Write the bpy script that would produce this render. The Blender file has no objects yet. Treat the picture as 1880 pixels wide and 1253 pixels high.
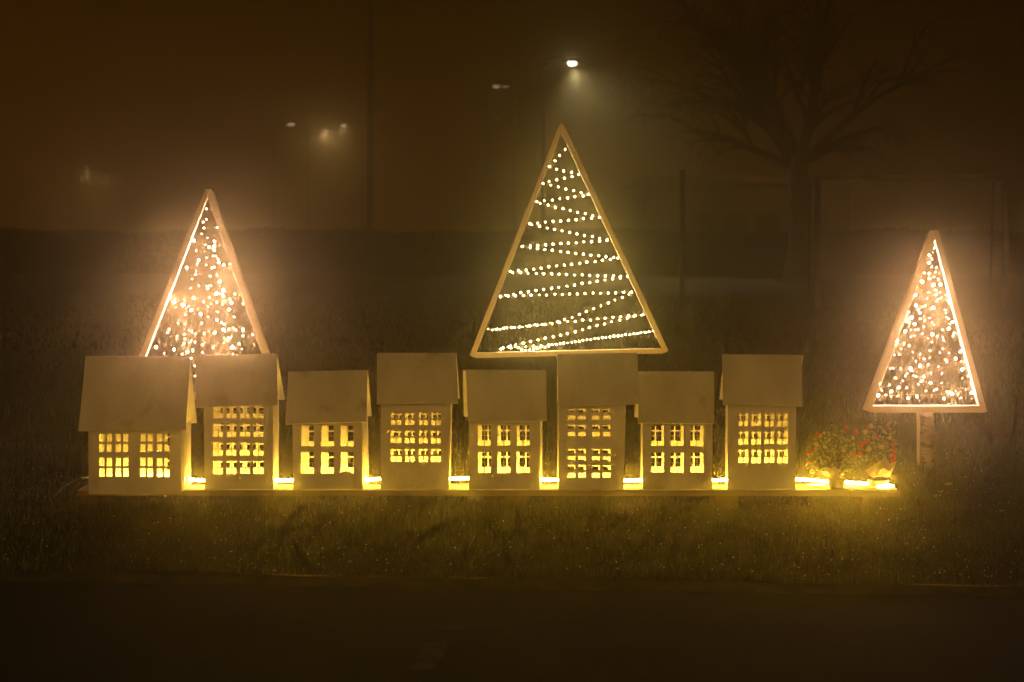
import bpy, bmesh, math, random
import numpy as np
from mathutils import Vector, Matrix
R = math.radians
random.seed(7)
rng = np.random.default_rng(11)
sc = bpy.context.scene
C = sc.collection

# ------------------------------------------------------------------ camera
H = 1.21            # eye height
FPX = 3625.0        # focal length in photo pixels (photo is 1880 x 1253)
HOR = 430.0
cd = bpy.data.cameras.new("camera")
cam = bpy.data.objects.new("camera", cd); C.objects.link(cam)
cam.location = (0, 0, H); cam.rotation_euler = (R(90), 0, 0)
cd.sensor_width = 36; cd.lens = 36 * FPX / 1880
cd.shift_y = -(626.5 - HOR) / 1880
cd.clip_start = 0.1; cd.clip_end = 2000
cd.dof.use_dof = True; cd.dof.focus_distance = 9.0; cd.dof.aperture_fstop = 4.0
sc.camera = cam
sc.render.resolution_x = 1024; sc.render.resolution_y = 682

# ------------------------------------------------------------------ world, light, exposure
w = bpy.data.worlds.new("World"); sc.world = w; w.use_nodes = True
nt = w.node_tree; nt.nodes.clear()
wo = nt.nodes.new('ShaderNodeOutputWorld'); bg = nt.nodes.new('ShaderNodeBackground')
tc = nt.nodes.new('ShaderNodeTexCoord'); sp = nt.nodes.new('ShaderNodeSeparateXYZ')
rp = nt.nodes.new('ShaderNodeValToRGB')
nt.links.new(tc.outputs['Generated'], sp.inputs[0]); nt.links.new(sp.outputs['Z'], rp.inputs[0])
ma = nt.nodes.new('ShaderNodeMath'); ma.operation = 'MULTIPLY_ADD'; ma.inputs[1].default_value = -1.7; ma.inputs[2].default_value = 1.0; ma.use_clamp = False
mm_ = nt.nodes.new('ShaderNodeMath'); mm_.operation = 'MAXIMUM'; mm_.inputs[1].default_value = .45
sc_ = nt.nodes.new('ShaderNodeVectorMath'); sc_.operation = 'SCALE'     # the town lies to the left
nt.links.new(sp.outputs['X'], ma.inputs[0]); nt.links.new(ma.outputs[0], mm_.inputs[0])
nt.links.new(rp.outputs[0], sc_.inputs[0]); nt.links.new(mm_.outputs[0], sc_.inputs['Scale']); nt.links.new(sc_.outputs[0], bg.inputs[0]); nt.links.new(bg.outputs[0], wo.inputs[0])
# night sky over a town: sodium light pollution, strongest at the horizon
rp.color_ramp.elements[0].position = 0.0; rp.color_ramp.elements[0].color = (1.0, 0.455, 0.06, 1)
rp.color_ramp.elements[1].position = 0.14; rp.color_ramp.elements[1].color = (0.28, 0.128, 0.014, 1)
bg.inputs[1].default_value = 0.09

sd = bpy.data.lights.new("front_fill", 'SUN'); front_fill = bpy.data.objects.new("front_fill", sd); C.objects.link(front_fill)  # night: soft fill added from behind the camera, standing for unseen street lamps
sd.energy = 0.62; sd.angle = R(20); sd.color = (1.0, 0.60, 0.17)
front_fill.rotation_euler = (R(74), 0, R(10)); front_fill.location = (0, -4, 8)

sc.view_settings.view_transform = 'Standard'; sc.view_settings.look = 'None'
sc.view_settings.exposure = 0; sc.view_settings.gamma = 1
cy = sc.cycles
cy.use_denoising = True
cy.volume_bounces = 1; cy.max_bounces = 8; cy.diffuse_bounces = 6; cy.glossy_bounces = 2; cy.transmission_bounces = 2
cy.sample_clamp_indirect = 4.0; cy.denoising_prefilter = 'NONE'
cy.use_light_tree = True
HAZE_DENSITY = 0.0245; HAZE_G = 0.968
ROPE = 195.0; FAIRY = 2700.0; BEAD = 115.0

# ------------------------------------------------------------------ helpers
def P(px, py, Y):
    return Vector(((px - 940) * Y / FPX, Y, H - (py - HOR) * Y / FPX))
def tag(o, label=None, cat=None, group=None, kind=None):
    if label: o['label'] = label
    if cat: o['category'] = cat
    if group: o['group'] = group
    if kind: o['kind'] = kind
    return o
def empty(name, loc):
    o = bpy.data.objects.new(name, None); C.objects.link(o); o.location = loc
    o.empty_display_size = 0.05
    return o
class MB:
    def __init__(s): s.v = []; s.f = []
    def add(s, vs, fs):
        b = len(s.v); s.v += [tuple(v) for v in vs]; s.f += [tuple(i + b for i in f) for f in fs]
    def box(s, lo, hi, rot=None, jit=0):
        x0, y0, z0 = lo; x1, y1, z1 = hi
        vs = [(x0,y0,z0),(x1,y0,z0),(x1,y1,z0),(x0,y1,z0),(x0,y0,z1),(x1,y0,z1),(x1,y1,z1),(x0,y1,z1)]
        if jit: vs = [tuple(c + random.uniform(-jit, jit) for c in v) for v in vs]
        if rot is not None: vs = [rot @ Vector(v) for v in vs]
        s.add(vs, [(0,3,2,1),(4,5,6,7),(0,1,5,4),(1,2,6,5),(2,3,7,6),(3,0,4,7)])
    def prism(s, poly, d):      # poly: list of Vector (planar), d: Vector extrude
        n = len(poly); vs = list(poly) + [p + d for p in poly]
        s.add(vs, [tuple(range(n)), tuple(range(2*n-1, n-1, -1))] + [(i, (i+1) % n + 0, (i+1) % n + n, i + n)[::-1] for i in range(n)])
    def tube(s, pts, r, n=8, cap=True):
        pts = [Vector(p) for p in pts]
        rs = r if isinstance(r, (list, tuple)) else [r] * len(pts)
        t0 = (pts[1] - pts[0]).normalized()
        up = Vector((0,0,1)) if abs(t0.z) < .9 else Vector((1,0,0))
        a = t0.cross(up).normalized(); b0 = len(s.v)
        for i, p in enumerate(pts):
            t = (pts[min(i+1, len(pts)-1)] - pts[max(i-1, 0)]).normalized()
            a = (a - t * a.dot(t)).normalized(); b = t.cross(a)
            for k in range(n):
                q = 2*math.pi*k/n
                s.v.append(tuple(p + (a*math.cos(q) + b*math.sin(q)) * rs[i]))
        for i in range(len(pts)-1):
            for k in range(n):
                k2 = (k+1) % n
                s.f.append((b0+i*n+k, b0+i*n+k2, b0+(i+1)*n+k2, b0+(i+1)*n+k))
        if cap:
            s.f.append(tuple(b0+k for k in range(n))[::-1]); e = b0+(len(pts)-1)*n
            s.f.append(tuple(e+k for k in range(n)))
    def lathe(s, prof, c, n=20, M=None):   # prof [(r,z)]
        b0 = len(s.v); c = Vector(c)
        for r, z in prof:
            for k in range(n):
                q = 2*math.pi*k/n; v = Vector((r*math.cos(q), r*math.sin(q), z))
                s.v.append(tuple(c + (M @ v if M else v)))
        for i in range(len(prof)-1):
            for k in range(n):
                k2 = (k+1) % n
                s.f.append((b0+i*n+k, b0+i*n+k2, b0+(i+1)*n+k2, b0+(i+1)*n+k))
    def sphere(s, c, r, n=8, m=6, sq=(1,1,1)):
        b0 = len(s.v); c = Vector(c)
        s.v.append((c.x, c.y, c.z - r*sq[2]))
        for i in range(1, m):
            t = math.pi*i/m
            for k in range(n):
                q = 2*math.pi*k/n
                s.v.append((c.x + r*sq[0]*math.sin(t)*math.cos(q), c.y + r*sq[1]*math.sin(t)*math.sin(q), c.z - r*sq[2]*math.cos(t)))
        s.v.append((c.x, c.y, c.z + r*sq[2]))
        for k in range(n):
            k2 = (k+1) % n; s.f.append((b0, b0+1+k2, b0+1+k))
            for i in range(m-2):
                a = b0+1+i*n; s.f.append((a+k, a+k2, a+n+k2, a+n+k))
            a = b0+1+(m-2)*n; s.f.append((a+k, a+k2, b0+1+(m-1)*n))
    def build(s, name, m, parent=None, smooth=False, bevel=0):
        o0 = parent
        off = Vector((0,0,0))
        while o0 is not None: off += o0.location; o0 = o0.parent
        me = bpy.data.meshes.new(name)
        me.from_pydata([(v[0]-off.x, v[1]-off.y, v[2]-off.z) for v in s.v], [], s.f)
        me.materials.append(m); me.validate()
        if smooth: me.polygons.foreach_set('use_smooth', [True]*len(me.polygons))
        me.update()
        bm = bmesh.new(); bm.from_mesh(me); bmesh.ops.recalc_face_normals(bm, faces=bm.faces); bm.to_mesh(me); bm.free()
        o = bpy.data.objects.new(name, me); C.objects.link(o)
        if parent: o.parent = parent
        if bevel:
            b = o.modifiers.new('bevel', 'BEVEL'); b.width = bevel; b.segments = 1; b.limit_method = 'ANGLE'
        return o

def mat(name, col, rough=.8, col2=None, scale=8, detail=4, stretch=(1,1,1), bump=0, bscale=60, spec=.3, metal=0, lo=.35, hi=.65, stain=None):
    m = bpy.data.materials.new(name); m.use_nodes = True; n = m.node_tree; b = n.nodes['Principled BSDF']
    b.inputs['Base Color'].default_value = (*col, 1); b.inputs['Roughness'].default_value = rough
    b.inputs['Metallic'].default_value = metal; b.inputs['Specular IOR Level'].default_value = spec
    t = n.nodes.new('ShaderNodeTexCoord'); mp = n.nodes.new('ShaderNodeMapping'); mp.inputs['Scale'].default_value = stretch
    oi = n.nodes.new('ShaderNodeObjectInfo'); sv = n.nodes.new('ShaderNodeVectorMath'); sv.operation = 'MULTIPLY_ADD'
    cv = n.nodes.new('ShaderNodeCombineXYZ')
    for k_ in range(3): n.links.new(oi.outputs['Random'], cv.inputs[k_])
    sv.inputs[1].default_value = (17, 31, 23); n.links.new(cv.outputs[0], sv.inputs[0]); n.links.new(t.outputs['Object'], sv.inputs[2])
    n.links.new(sv.outputs[0], mp.inputs[0])
    if col2:
        no = n.nodes.new('ShaderNodeTexNoise'); no.inputs['Scale'].default_value = scale; no.inputs['Detail'].default_value = detail
        n.links.new(mp.outputs[0], no.inputs[0])
        r = n.nodes.new('ShaderNodeValToRGB'); r.color_ramp.elements[0].position = lo; r.color_ramp.elements[1].position = hi
        r.color_ramp.elements[0].color = (*col, 1); r.color_ramp.elements[1].color = (*col2, 1)
        n.links.new(no.outputs[0], r.inputs[0])
        out = r.outputs[0]
        if stain:
            n2 = n.nodes.new('ShaderNodeTexNoise'); n2.inputs['Scale'].default_value = stain[1]; n2.inputs['Detail'].default_value = 6
            n.links.new(sv.outputs[0], n2.inputs[0])
            r2 = n.nodes.new('ShaderNodeValToRGB'); r2.color_ramp.elements[0].position = stain[2]; r2.color_ramp.elements[1].position = stain[2]+.16
            n.links.new(n2.outputs[0], r2.inputs[0])
            mx = n.nodes.new('ShaderNodeMixRGB'); mx.inputs[2].default_value = (*stain[0], 1)
            n.links.new(r2.outputs[0], mx.inputs[0]); n.links.new(out, mx.inputs[1]); out = mx.outputs[0]
        n.links.new(out, b.inputs['Base Color'])
    if bump:
        n3 = n.nodes.new('ShaderNodeTexNoise'); n3.inputs['Scale'].default_value = bscale; n3.inputs['Detail'].default_value = 6
        n.links.new(mp.outputs[0], n3.inputs[0])
        bp = n.nodes.new('ShaderNodeBump'); bp.inputs['Strength'].default_value = bump; bp.inputs['Distance'].default_value = .01
        n.links.new(n3.outputs[0], bp.inputs['Height']); n.links.new(bp.outputs[0], b.inputs['Normal'])
    return m
def emat(name, col, s):
    m = bpy.data.materials.new(name); m.use_nodes = True; n = m.node_tree; n.nodes.clear()
    e = n.nodes.new('ShaderNodeEmission'); o = n.nodes.new('ShaderNodeOutputMaterial')
    e.inputs[0].default_value = (*col, 1); e.inputs[1].default_value = s; n.links.new(e.outputs[0], o.inputs[0])
    return m

M_ply = mat('painted_plywood', (.56,.51,.44), .8, (.72,.66,.57), 4, 7, (1,1,.5), .25, 140, .2, stain=((.42,.35,.26), 7, .58))
M_roof = mat('roof_plywood', (.46,.42,.37), .85, (.60,.55,.48), 3, 8, (2.5,1,1), .3, 120, .2, stain=((.32,.27,.21), 8, .60))
M_plank = mat('plank_wood', (.15,.095,.05), .75, (.24,.16,.085), 6, 5, (.3,6,6), .3, 30)
M_block = mat('block_wood', (.13,.06,.03), .8, (.19,.09,.045), 10, 5, (1,1,4), .4, 30)
M_lath = mat('planed_pine', (.74,.58,.40), .6, (.82,.67,.48), 5, 6, (1,1,1), .15, 40)
M_screw = mat('steel', (.6,.58,.55), .3, metal=1)
M_brass = mat('brass_hook', (.75,.55,.28), .35, metal=1)
M_wire = mat('copper_wire', (.55,.36,.2), .4, metal=.8)
M_cable = mat('black_cable', (.015,.013,.012), .5)
M_white = mat('white_plastic', (.75,.74,.70), .4)
M_rope = emat('rope_light_glow', (1.0,.61,.07), ROPE)
M_fairy = emat('fairy_glow', (1.0,.575,.42), FAIRY)
M_spark = emat('fairy_spark', (1.0,.66,.50), FAIRY*.09)
M_bead = emat('bead_glow', (1.0,.78,.32), BEAD)

# ------------------------------------------------------------------ setting: lawn, kerb, road
def edge_y(x):      # where the lawn ends, slightly slanting towards the camera on the right
    return 7.02 - 0.085 * x
def lawn_z(x, y):
    return 0.010*math.sin(x*1.7+.4)*math.sin(y*1.3) + 0.006*math.sin(x*5.1)*math.cos(y*4.3+1)
M_lawn = mat('soil_and_turf', (.018,.016,.007), .95, (.035,.034,.012), 9, 8, (1,1,1), .8, 25)
m = MB()
xs = np.concatenate([np.linspace(-300,-8,10), np.linspace(-7.5,7.5,90), np.linspace(8,300,10)])
us = np.concatenate([np.linspace(0,10,90), np.geomspace(10.5,380,24)])
for u in us:
    for x in xs:
        ye = edge_y(max(-8,min(8,x)))
        m.v.append((x, ye+u, lawn_z(x, ye+u) * (1 if u > .2 else 0) - 0.012 - (0 if u>0 else 0.0)))
nx = len(xs)
for j in range(len(us)-1):
    for i in range(nx-1):
        a = j*nx+i; m.f.append((a, a+1, a+nx+1, a+nx))
tag(m.build('ground', M_lawn, smooth=True), kind='structure')

M_kerb = mat('kerb_concrete', (.016,.014,.011), .9, (.055,.047,.035), 14, 8, (1,1,1), .8, 60)
m = MB()
N = 120
for i in range(N+1):
    x = -9 + 18*i/N; y = edge_y(x); dz = .004*math.sin(x*3.1)+.003*math.sin(x*11)
    for (dy, z) in ((-.10,-.045),(-.092,-.028+dz),(-.05,-.016+dz),(-.012+.006*math.sin(x*17),-.010+dz),(.0,-.06)):
        m.v.append((x, y+dy, z))
for i in range(N):
    for k in range(4):
        a = i*5+k; m.f.append((a, a+5, a+6, a+1))
tag(m.build('kerb', M_kerb, smooth=True), kind='structure')

M_road = mat('asphalt', (.007,.006,.005), .9, (.016,.014,.011), 3, 8, (1,1,1), .9, 160, spec=.25)
m = MB()
xs = np.linspace(-14,14,60)
for x in xs:
    ye = edge_y(x)-.099
    for t in (0,.03,.06,.2,.5,1):
        m.v.append((x, ye*(1-t) + (-12)*t, -.034))
for i in range(len(xs)-1):
    for k in range(5):
        a = i*6+k; m.f.append((a, a+6, a+7, a+1))
tag(m.build('road', M_road), kind='structure')
M_paint = mat('worn_road_paint', (.010,.009,.008), .9, (.07,.065,.055), 18, 8, lo=.42, hi=.62)
def rp_(px, py, z=-.030):       # pixel -> point on the road
    Y = (H - z) * FPX / (py - HOR); return ((px-940)*Y/FPX, Y, z)
m = MB()
m.add([rp_(795,1158), rp_(848,1158), rp_(850,1149), rp_(797,1149)], [(0,1,2,3)])
m.add([rp_(745,1230), rp_(800,1230), rp_(828,1172), rp_(788,1172)], [(0,1,2,3)])
tag(m.build('road_marking', M_paint), kind='structure')

# ------------------------------------------------------------------ grass
def blades(n, ylo, yhi, hscale, wscale, seed, xpad=.6, nearpow=1.0):
    g = np.random.default_rng(seed)
    Y = ylo + (yhi-ylo) * g.random(n)**nearpow
    X = (g.random(n)*2-1) * (Y*.262+xpad)
    Y = Y + (7.02-.085*X) - 7.02
    return X, Y
def grass_mesh(name, X, Y, Hh, W, mtl, seed, lean=.45, parent=None):
    g = np.random.default_rng(seed); n = len(X)
    Z = .010*np.sin(X*1.7+.4)*np.sin(Y*1.3) + .006*np.sin(X*5.1)*np.cos(Y*4.3+1) - .015
    a = g.random(n)*2*np.pi; ln = g.random(n)**1.5*lean*Hh*1.6
    la = g.random(n)*2*np.pi
    dx, dy = np.cos(la)*ln, np.sin(la)*ln
    wx, wy = np.cos(a)*W/2, np.sin(a)*W/2
    V = np.zeros((n,5,3), np.float32)
    V[:,0] = np.stack([X-wx, Y-wy, Z],1); V[:,1] = np.stack([X+wx, Y+wy, Z],1)
    V[:,2] = np.stack([X+wx*.8+dx*.35, Y+wy*.8+dy*.35, Z+Hh*.6],1); V[:,3] = np.stack([X-wx*.8+dx*.35, Y-wy*.8+dy*.35, Z+Hh*.6],1)
    V[:,4] = np.stack([X+dx, Y+dy, Z+Hh*(1-.25*(ln/Hh/.8)**2)],1)
    base = (np.arange(n)*5)[:,None]
    q = (base + np.array([0,1,2,3])).astype(np.int32); t = (base + np.array([3,2,4])).astype(np.int32)
    me = bpy.data.meshes.new(name)
    me.vertices.add(n*5); me.vertices.foreach_set('co', V.ravel())
    loops = np.concatenate([q.ravel(), t.ravel()])
    me.loops.add(len(loops)); me.loops.foreach_set('vertex_index', loops)
    me.polygons.add(2*n)
    me.polygons.foreach_set('loop_start', np.concatenate([np.arange(n)*4, 4*n+np.arange(n)*3]).astype(np.int32))
    me.polygons.foreach_set('loop_total', np.concatenate([np.full(n,4), np.full(n,3)]).astype(np.int32))
    at = me.attributes.new('rnd', 'FLOAT', 'POINT'); at.data.foreach_set('value', np.repeat(g.random(n).astype(np.float32), 5))
    me.materials.append(mtl); me.update(calc_edges=True); me.validate()
    o = bpy.data.objects.new(name, me); C.objects.link(o)
    if parent: o.parent = parent
    return o
M_grass = bpy.data.materials.new('grass_blades'); M_grass.use_nodes = True
n = M_grass.node_tree; b = n.nodes['Principled BSDF']; b.inputs['Roughness'].default_value = .42; b.inputs['Specular IOR Level'].default_value = .45
at = n.nodes.new('ShaderNodeAttribute'); at.attribute_name = 'rnd'
r = n.nodes.new('ShaderNodeValToRGB'); n.links.new(at.outputs['Fac'], r.inputs[0])
e = r.color_ramp.elements; e[0].color = (.020,.030,.007,1); e[1].position = 1; e[1].color = (.55,.46,.24,1)
for p_, c_ in ((.45,(.055,.080,.018,1)),(.85,(.085,.105,.026,1)),(.93,(.22,.20,.08,1))):
    k = e.new(p_); k.color = c_
t = n.nodes.new('ShaderNodeTexCoord'); no = n.nodes.new('ShaderNodeTexNoise'); no.inputs['Scale'].default_value = 1.6; no.inputs['Detail'].default_value = 5
n.links.new(t.outputs['Object'], no.inputs[0]); mr = n.nodes.new('ShaderNodeMapRange'); mr.inputs[1].default_value=.35; mr.inputs[2].default_value=.65; mr.inputs[3].default_value=.07; mr.inputs[4].default_value=.50
n.links.new(no.outputs[0], mr.inputs[0]); mx = n.nodes.new('ShaderNodeVectorMath'); mx.operation='SCALE'
n.links.new(r.outputs[0], mx.inputs[0]); n.links.new(mr.outputs[0], mx.inputs['Scale']); n.links.new(mx.outputs[0], b.inputs['Base Color'])

def clump(X, Y):
    return (.5+.5*np.sin(X*2.1+1.3*np.sin(Y*2.7))*np.sin(Y*3.1+.8*np.sin(X*1.9)))*.3 + .7*_cl(X, Y)
def _cl(X, Y):
    return (.5+.5*np.sin(X*9.3+np.sin(Y*7.1)*1.7)*np.sin(Y*11.7+np.cos(X*6.3)*2.1))*.6 + .4*(.5+.5*np.sin(X*23.1+Y*4)*np.sin(Y*29.3-X*3))
parts = []
Xs, Ys, Hs, Ws = [], [], [], []
def put(n_, ylo, yhi, h, wd, seed, pw=1.0):
    X, Y = blades(n_, ylo, yhi, 1, 1, seed, nearpow=pw)
    g = np.random.default_rng(seed+100); cl = clump(X, Y)
    keep = g.random(n_) < .15+1.1*cl; X, Y, cl = X[keep], Y[keep], cl[keep]; k = len(X)
    Xs.append(X); Ys.append(Y); Hs.append(h*(.35+.75*g.random(k))*(.35+1.15*cl)); Ws.append(wd*(.6+.8*g.random(k)))
put(150000, 6.99, 9.6, .045, .0048, 1)
put(110000, 9.4, 12.5, .065, .0065, 2)
put(70000, 12, 20, .085, .011, 3)
put(30000, 19, 38, .11, .022, 4)
# taller unmown tufts along the platform edge and straggling ones over the lawn
g = np.random.default_rng(5)
k = 9000; cx = g.uniform(-1.95,1.9,260); ci = g.integers(0,260,k)
X = cx[ci]+g.normal(0,.022,k); Y = 8.62+g.normal(0,.035,k)-.03*g.random(260)[ci]; keep = Y < 8.69
Xs.append(X[keep]); Ys.append(Y[keep]); Hs.append(.04+.055*g.random(keep.sum())**2); Ws.append(.0022+.002*g.random(keep.sum()))
k = 5000; X = g.uniform(-3.2,3.2,k); Y = g.uniform(7.3,12.5,k); Xs.append(X); Ys.append(Y); Hs.append(.07+.05*g.random(k)); Ws.append(.002+.0015*g.random(k))
X, Y, Hh, W = map(np.concatenate, (Xs, Ys, Hs, Ws))
under = (np.abs(X+.07) < 1.92) & (Y > 8.70) & (Y < 8.99)
X, Y, Hh, W = X[~under], Y[~under], Hh[~under], W[~under]
tag(grass_mesh('grass', X, Y, Hh, W, M_grass, 9), 'short damp lawn grass around the row of small lit houses', 'grass', kind='stuff')

# dew drops on the blades
M_dew = mat('dew', (.85,.85,.8), .1, spec=1.0)
m = MB(); g = random.Random(3)
for i in range(2600):
    y = 6.95 + 4.2*g.random()**1.6; x = (g.random()*2-1)*(y*.262+.2); y += -.085*x
    if abs(x+.07) < 1.95 and 8.64 < y < 9.0: continue
    if g.random() > .35 + .65*min(1, abs(x)/1.8): continue
    z = .012+.035*g.random(); r_ = .0013+.0022*g.random()**3
    m.add([(x-r_,y,z),(x+r_,y,z),(x,y-r_,z),(x,y+r_,z),(x,y,z-r_),(x,y,z+r_)], [(0,2,5),(2,1,5),(1,3,5),(3,0,5),(2,0,4),(1,2,4),(3,1,4),(0,3,4)])
tag(m.build('dew_drops', M_dew, smooth=True), 'tiny glistening dew drops on the lawn blades', 'dew', kind='stuff')

# ------------------------------------------------------------------ platform on wooden blocks
ZT = .08
def platform():
    root = empty('platform', (P(896,900,8.72).x, 8.82, 0)); tag(root, 'long low wooden plank base carrying the row of small lit houses', 'platform')
    xl, xr = P(143,0,8.715).x, P(1650,0,8.715).x
    m = MB(); n_ = 60
    prof = [(8.712,ZT-.026),(8.710,ZT-.003),(8.714,ZT),(8.955,ZT),(8.958,ZT-.026)]
    for i in range(n_+1):
        x = xl+(xr-xl)*i/n_; s = .0015*math.sin(x*3)+.001*math.sin(x*13)
        for (y, z) in prof: m.v.append((x, y+s, z))
    for i in range(n_):
        for k in range(5):
            a = i*5+k; b_ = i*5+(k+1) % 5; m.f.append((a, b_, b_+5, a+5))
    m.f.append((0,1,2,3,4)); e_ = n_*5; m.f.append((e_+4,e_+3,e_+2,e_+1,e_))
    m.build('plank', M_plank, root)
    # second board peeping out at the right end
    m = MB(); m.box((P(1560,0,8.7).x, 8.66, ZT-.024), (P(1653,0,8.66).x, 8.7085, ZT-.006)); m.build('end_board', M_plank, root)
    for px in (167, 560, 950, 1330, 1600):
        c_ = P(px,0,8.80).x; m = MB(); m.box((c_-.052, 8.73, -.04), (c_+.052, 8.94, ZT-.028), jit=.002); m.build('block', M_block, root)
platform()

# ------------------------------------------------------------------ houses
def wall_grid(m, xs, zs, holes, Y, t, dx, lean):
    """xs, zs world coordinates of grid lines; holes: set of (i,j) cells left open"""
    nx_, nz_ = len(xs), len(zs)
    def pt(i, j, back):
        random.seed(i*131+j*17+int(xs[0]*1000)); jx, jz = random.uniform(-1,1)*.0011, random.uniform(-1,1)*.0011
        x, z = xs[i], zs[j]
        if i in (0, nx_-1): x += lean(x, z); jx *= .6
        if 0 < i < nx_-1 and 0 < j < nz_-1: x += jx; z += jz
        if i in (0, nx_-1) or j in (0, nz_-1): x += jx*.4
        return (x, Y + (t if back else 0), z)
    idx = {}
    def V(i, j, k):
        if (i,j,k) not in idx: idx[(i,j,k)] = len(m.v); m.v.append(pt(i,j,k))
        return idx[(i,j,k)]
    solid = lambda i, j: 0 <= i < nx_-1 and 0 <= j < nz_-1 and (i,j) not in holes
    for i in range(nx_-1):
        for j in range(nz_-1):
            if not solid(i,j): continue
            m.f.append((V(i,j,0),V(i+1,j,0),V(i+1,j+1,0),V(i,j+1,0)))
            m.f.append((V(i,j,1),V(i,j+1,1),V(i+1,j+1,1),V(i+1,j,1)))
            if not solid(i-1,j): m.f.append((V(i,j,0),V(i,j+1,0),V(i,j+1,1),V(i,j,1)))
            if not solid(i+1,j): m.f.append((V(i+1,j,0),V(i+1,j,1),V(i+1,j+1,1),V(i+1,j+1,0)))
            if not solid(i,j-1): m.f.append((V(i,j,0),V(i,j,1),V(i+1,j,1),V(i+1,j,0)))
            if not solid(i,j+1): m.f.append((V(i,j+1,0),V(i+1,j+1,0),V(i+1,j+1,1),V(i,j+1,1)))

def house(label, wall, ridge, eave, cols, rows, bx, by, Y0=8.73, D=.225, dx=0., rdx=0., backskip=None, roofD=.30, group='small plywood houses on the platform', screws=()):
    # wall: (x_left_top, x_left_bottom, x_right_top, x_right_bottom, y_bottom)
    xlt, xlb, xrt, xrb, yb = wall
    t = .005
    X = lambda px, Y=Y0: (px-940)*Y/FPX
    Z = lambda py, Y=Y0: H-(py-HOR)*Y/FPX
    Ye = Y0-.048; Yb = Ye+roofD; Yr = (Ye+Yb)/2
    eL, eR = P(eave[0],eave[2],Ye), P(eave[1],eave[3],Ye)
    rL, rR = P(ridge[0],ridge[2],Yr), P(ridge[1],ridge[3],Yr)
    zb = ZT+.0008; z_low = Z(yb)
    root = empty('toy_house', ((X(xlb)+X(xrb))/2, Y0+D/2, ZT)); tag(root, label, 'toy house', group)
    ze = min(eL.z, eR.z); ztop = ze+.014
    zl = min(z_low, zb)
    zl = z_low if z_low < ZT-.004 else zb
    lean_l = lambda x, z: (X(xlt)-X(xlb))*(z-zl)/(ztop-zl); lean_r = lambda x, z: (X(xrt)-X(xrb))*(z-zl)/(ztop-zl)
    mid = (X(xlb)+X(xrb))/2
    lean = lambda x, z: lean_l(x,z) if x < mid else lean_r(x,z)
    def grid(split, off):
        xs_ = [X(xlb)+off]; 
        for a, b_ in cols:
            xs_.append(X(a)+off)
            if split: c_ = (a+b_)/2; xs_ += [X(c_-split/2)+off, X(c_+split/2)+off]
            xs_.append(X(b_)+off)
        xs_.append(X(xrb)+off)
        zs_ = [zl if off == 0 and not split else zb]
        rws = [(min(Z(y1), ztop-.006), Z(y0)) for y0, y1 in rows][::-1]
        for lo_, hi_ in rws:
            hi2 = min(hi_, ztop-.004)
            if not split: zs_ += [lo_, hi2]
            else:
                c_ = (lo_+hi_)/2; h_ = split*.0024/2; zs_ += [lo_, c_-h_, c_+h_, max(hi2, c_+h_+.002)]
        zs_.append(max(ztop, zs_[-1]+.003))
        return xs_, zs_
    # front wall with one opening per window
    xs_, zs_ = grid(0, 0)
    holes = {(1+2*i, 1+2*j) for i in range(len(cols)) for j in range(len(rows))}
    m = MB(); wall_grid(m, xs_, zs_, holes, Y0, t, dx, lean); m.build('front_wall', M_ply, root)
    # glazing bars, one window each
    for i, (a, b_) in enumerate(cols):
        for j, (y0, y1) in enumerate(rows):
            cx, cz = X((a+b_)/2)+random.uniform(-.0006,.0006), Z((y0+y1)/2); zt = min(Z(y0), ztop-.004)
            hx, hz = bx*.0024/2, by*.0024/2
            m = MB()
            if cz+hz < zt: 
                m.box((X(a)-.0015, Y0+.001, cz-hz), (X(b_)+.0015, Y0+.0038, cz+hz), jit=.0003)
                m.box((cx-hx, Y0+.0014, cz+hz-.0006), (cx+hx, Y0+.0034, zt+.0012), jit=.0003)
            m.box((cx-hx, Y0+.0014, Z(y1)-.0015), (cx+hx, Y0+.0034, cz-hz+.0006), jit=.0003)
            m.build('window', M_ply, root)
    # back wall, four panes per window
    xs_, zs_ = grid(2.6, dx)
    holes = set()
    for i in range(len(cols)):
        for j in range(len(rows)):
            jj = len(rows)-1-j
            if backskip and backskip(i, j): continue
            for p in (0,2):
                for q in (0,2): holes.add((1+4*i+p, 1+4*jj+q))
    m = MB(); wall_grid(m, xs_, zs_, holes, Y0+D-t, t, dx, lean); m.build('back_wall', M_ply, root)
    # side walls with a notch for the rope light
    def roofz(Y, L):
        e_, r_ = (eL, rL) if L else (eR, rR)
        zz = e_.z + (r_.z-e_.z)*(1-abs(Y-Yr)/(Yr-Ye)); return zz - .009
    for L in (True, False):
        xb, xt = (X(xlb), X(xlt)) if L else (X(xrb), X(xrt))
        s = 1 if L else -1
        y0_, y1_ = Y0+t+.0015, Y0+D-t-.0015
        fx = lambda Y, z: (xb + (xt-xb)*(z-zl)/(ztop-zl) if z < ztop else xt) + s*.002 + dx*(Y-Y0)/D
        ym = (y0_+y1_)/2
        zs = min(roofz(y0_,L), roofz(y1_,L))     # open triangle under the roof
        pl = [(y0_,zb),(ym-.02,zb),(ym-.02,zb+.055),(ym+.02,zb+.055),(ym+.02,zb),(y1_,zb),(y1_,zs),(Yr,zs),(y0_,zs)]
        m = MB(); n_ = len(pl)
        o_ = [Vector((fx(y,z), y, z)) for y, z in pl]; i_ = [v+Vector((s*t,0,0)) for v in o_]
        m.v = [tuple(v) for v in o_+i_]
        # split into convex faces
        for q in ((0,1,2,8),(2,3,7,8),(3,4,5,6),(3,6,7)):
            m.f.append(q); m.f.append(tuple(n_+k_ for k_ in q)[::-1])
        for k_ in range(n_): m.f.append((k_, (k_+1) % n_, (k_+1) % n_+n_, k_+n_)[::-1])
        m.build('side_wall', M_ply, root)
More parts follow.
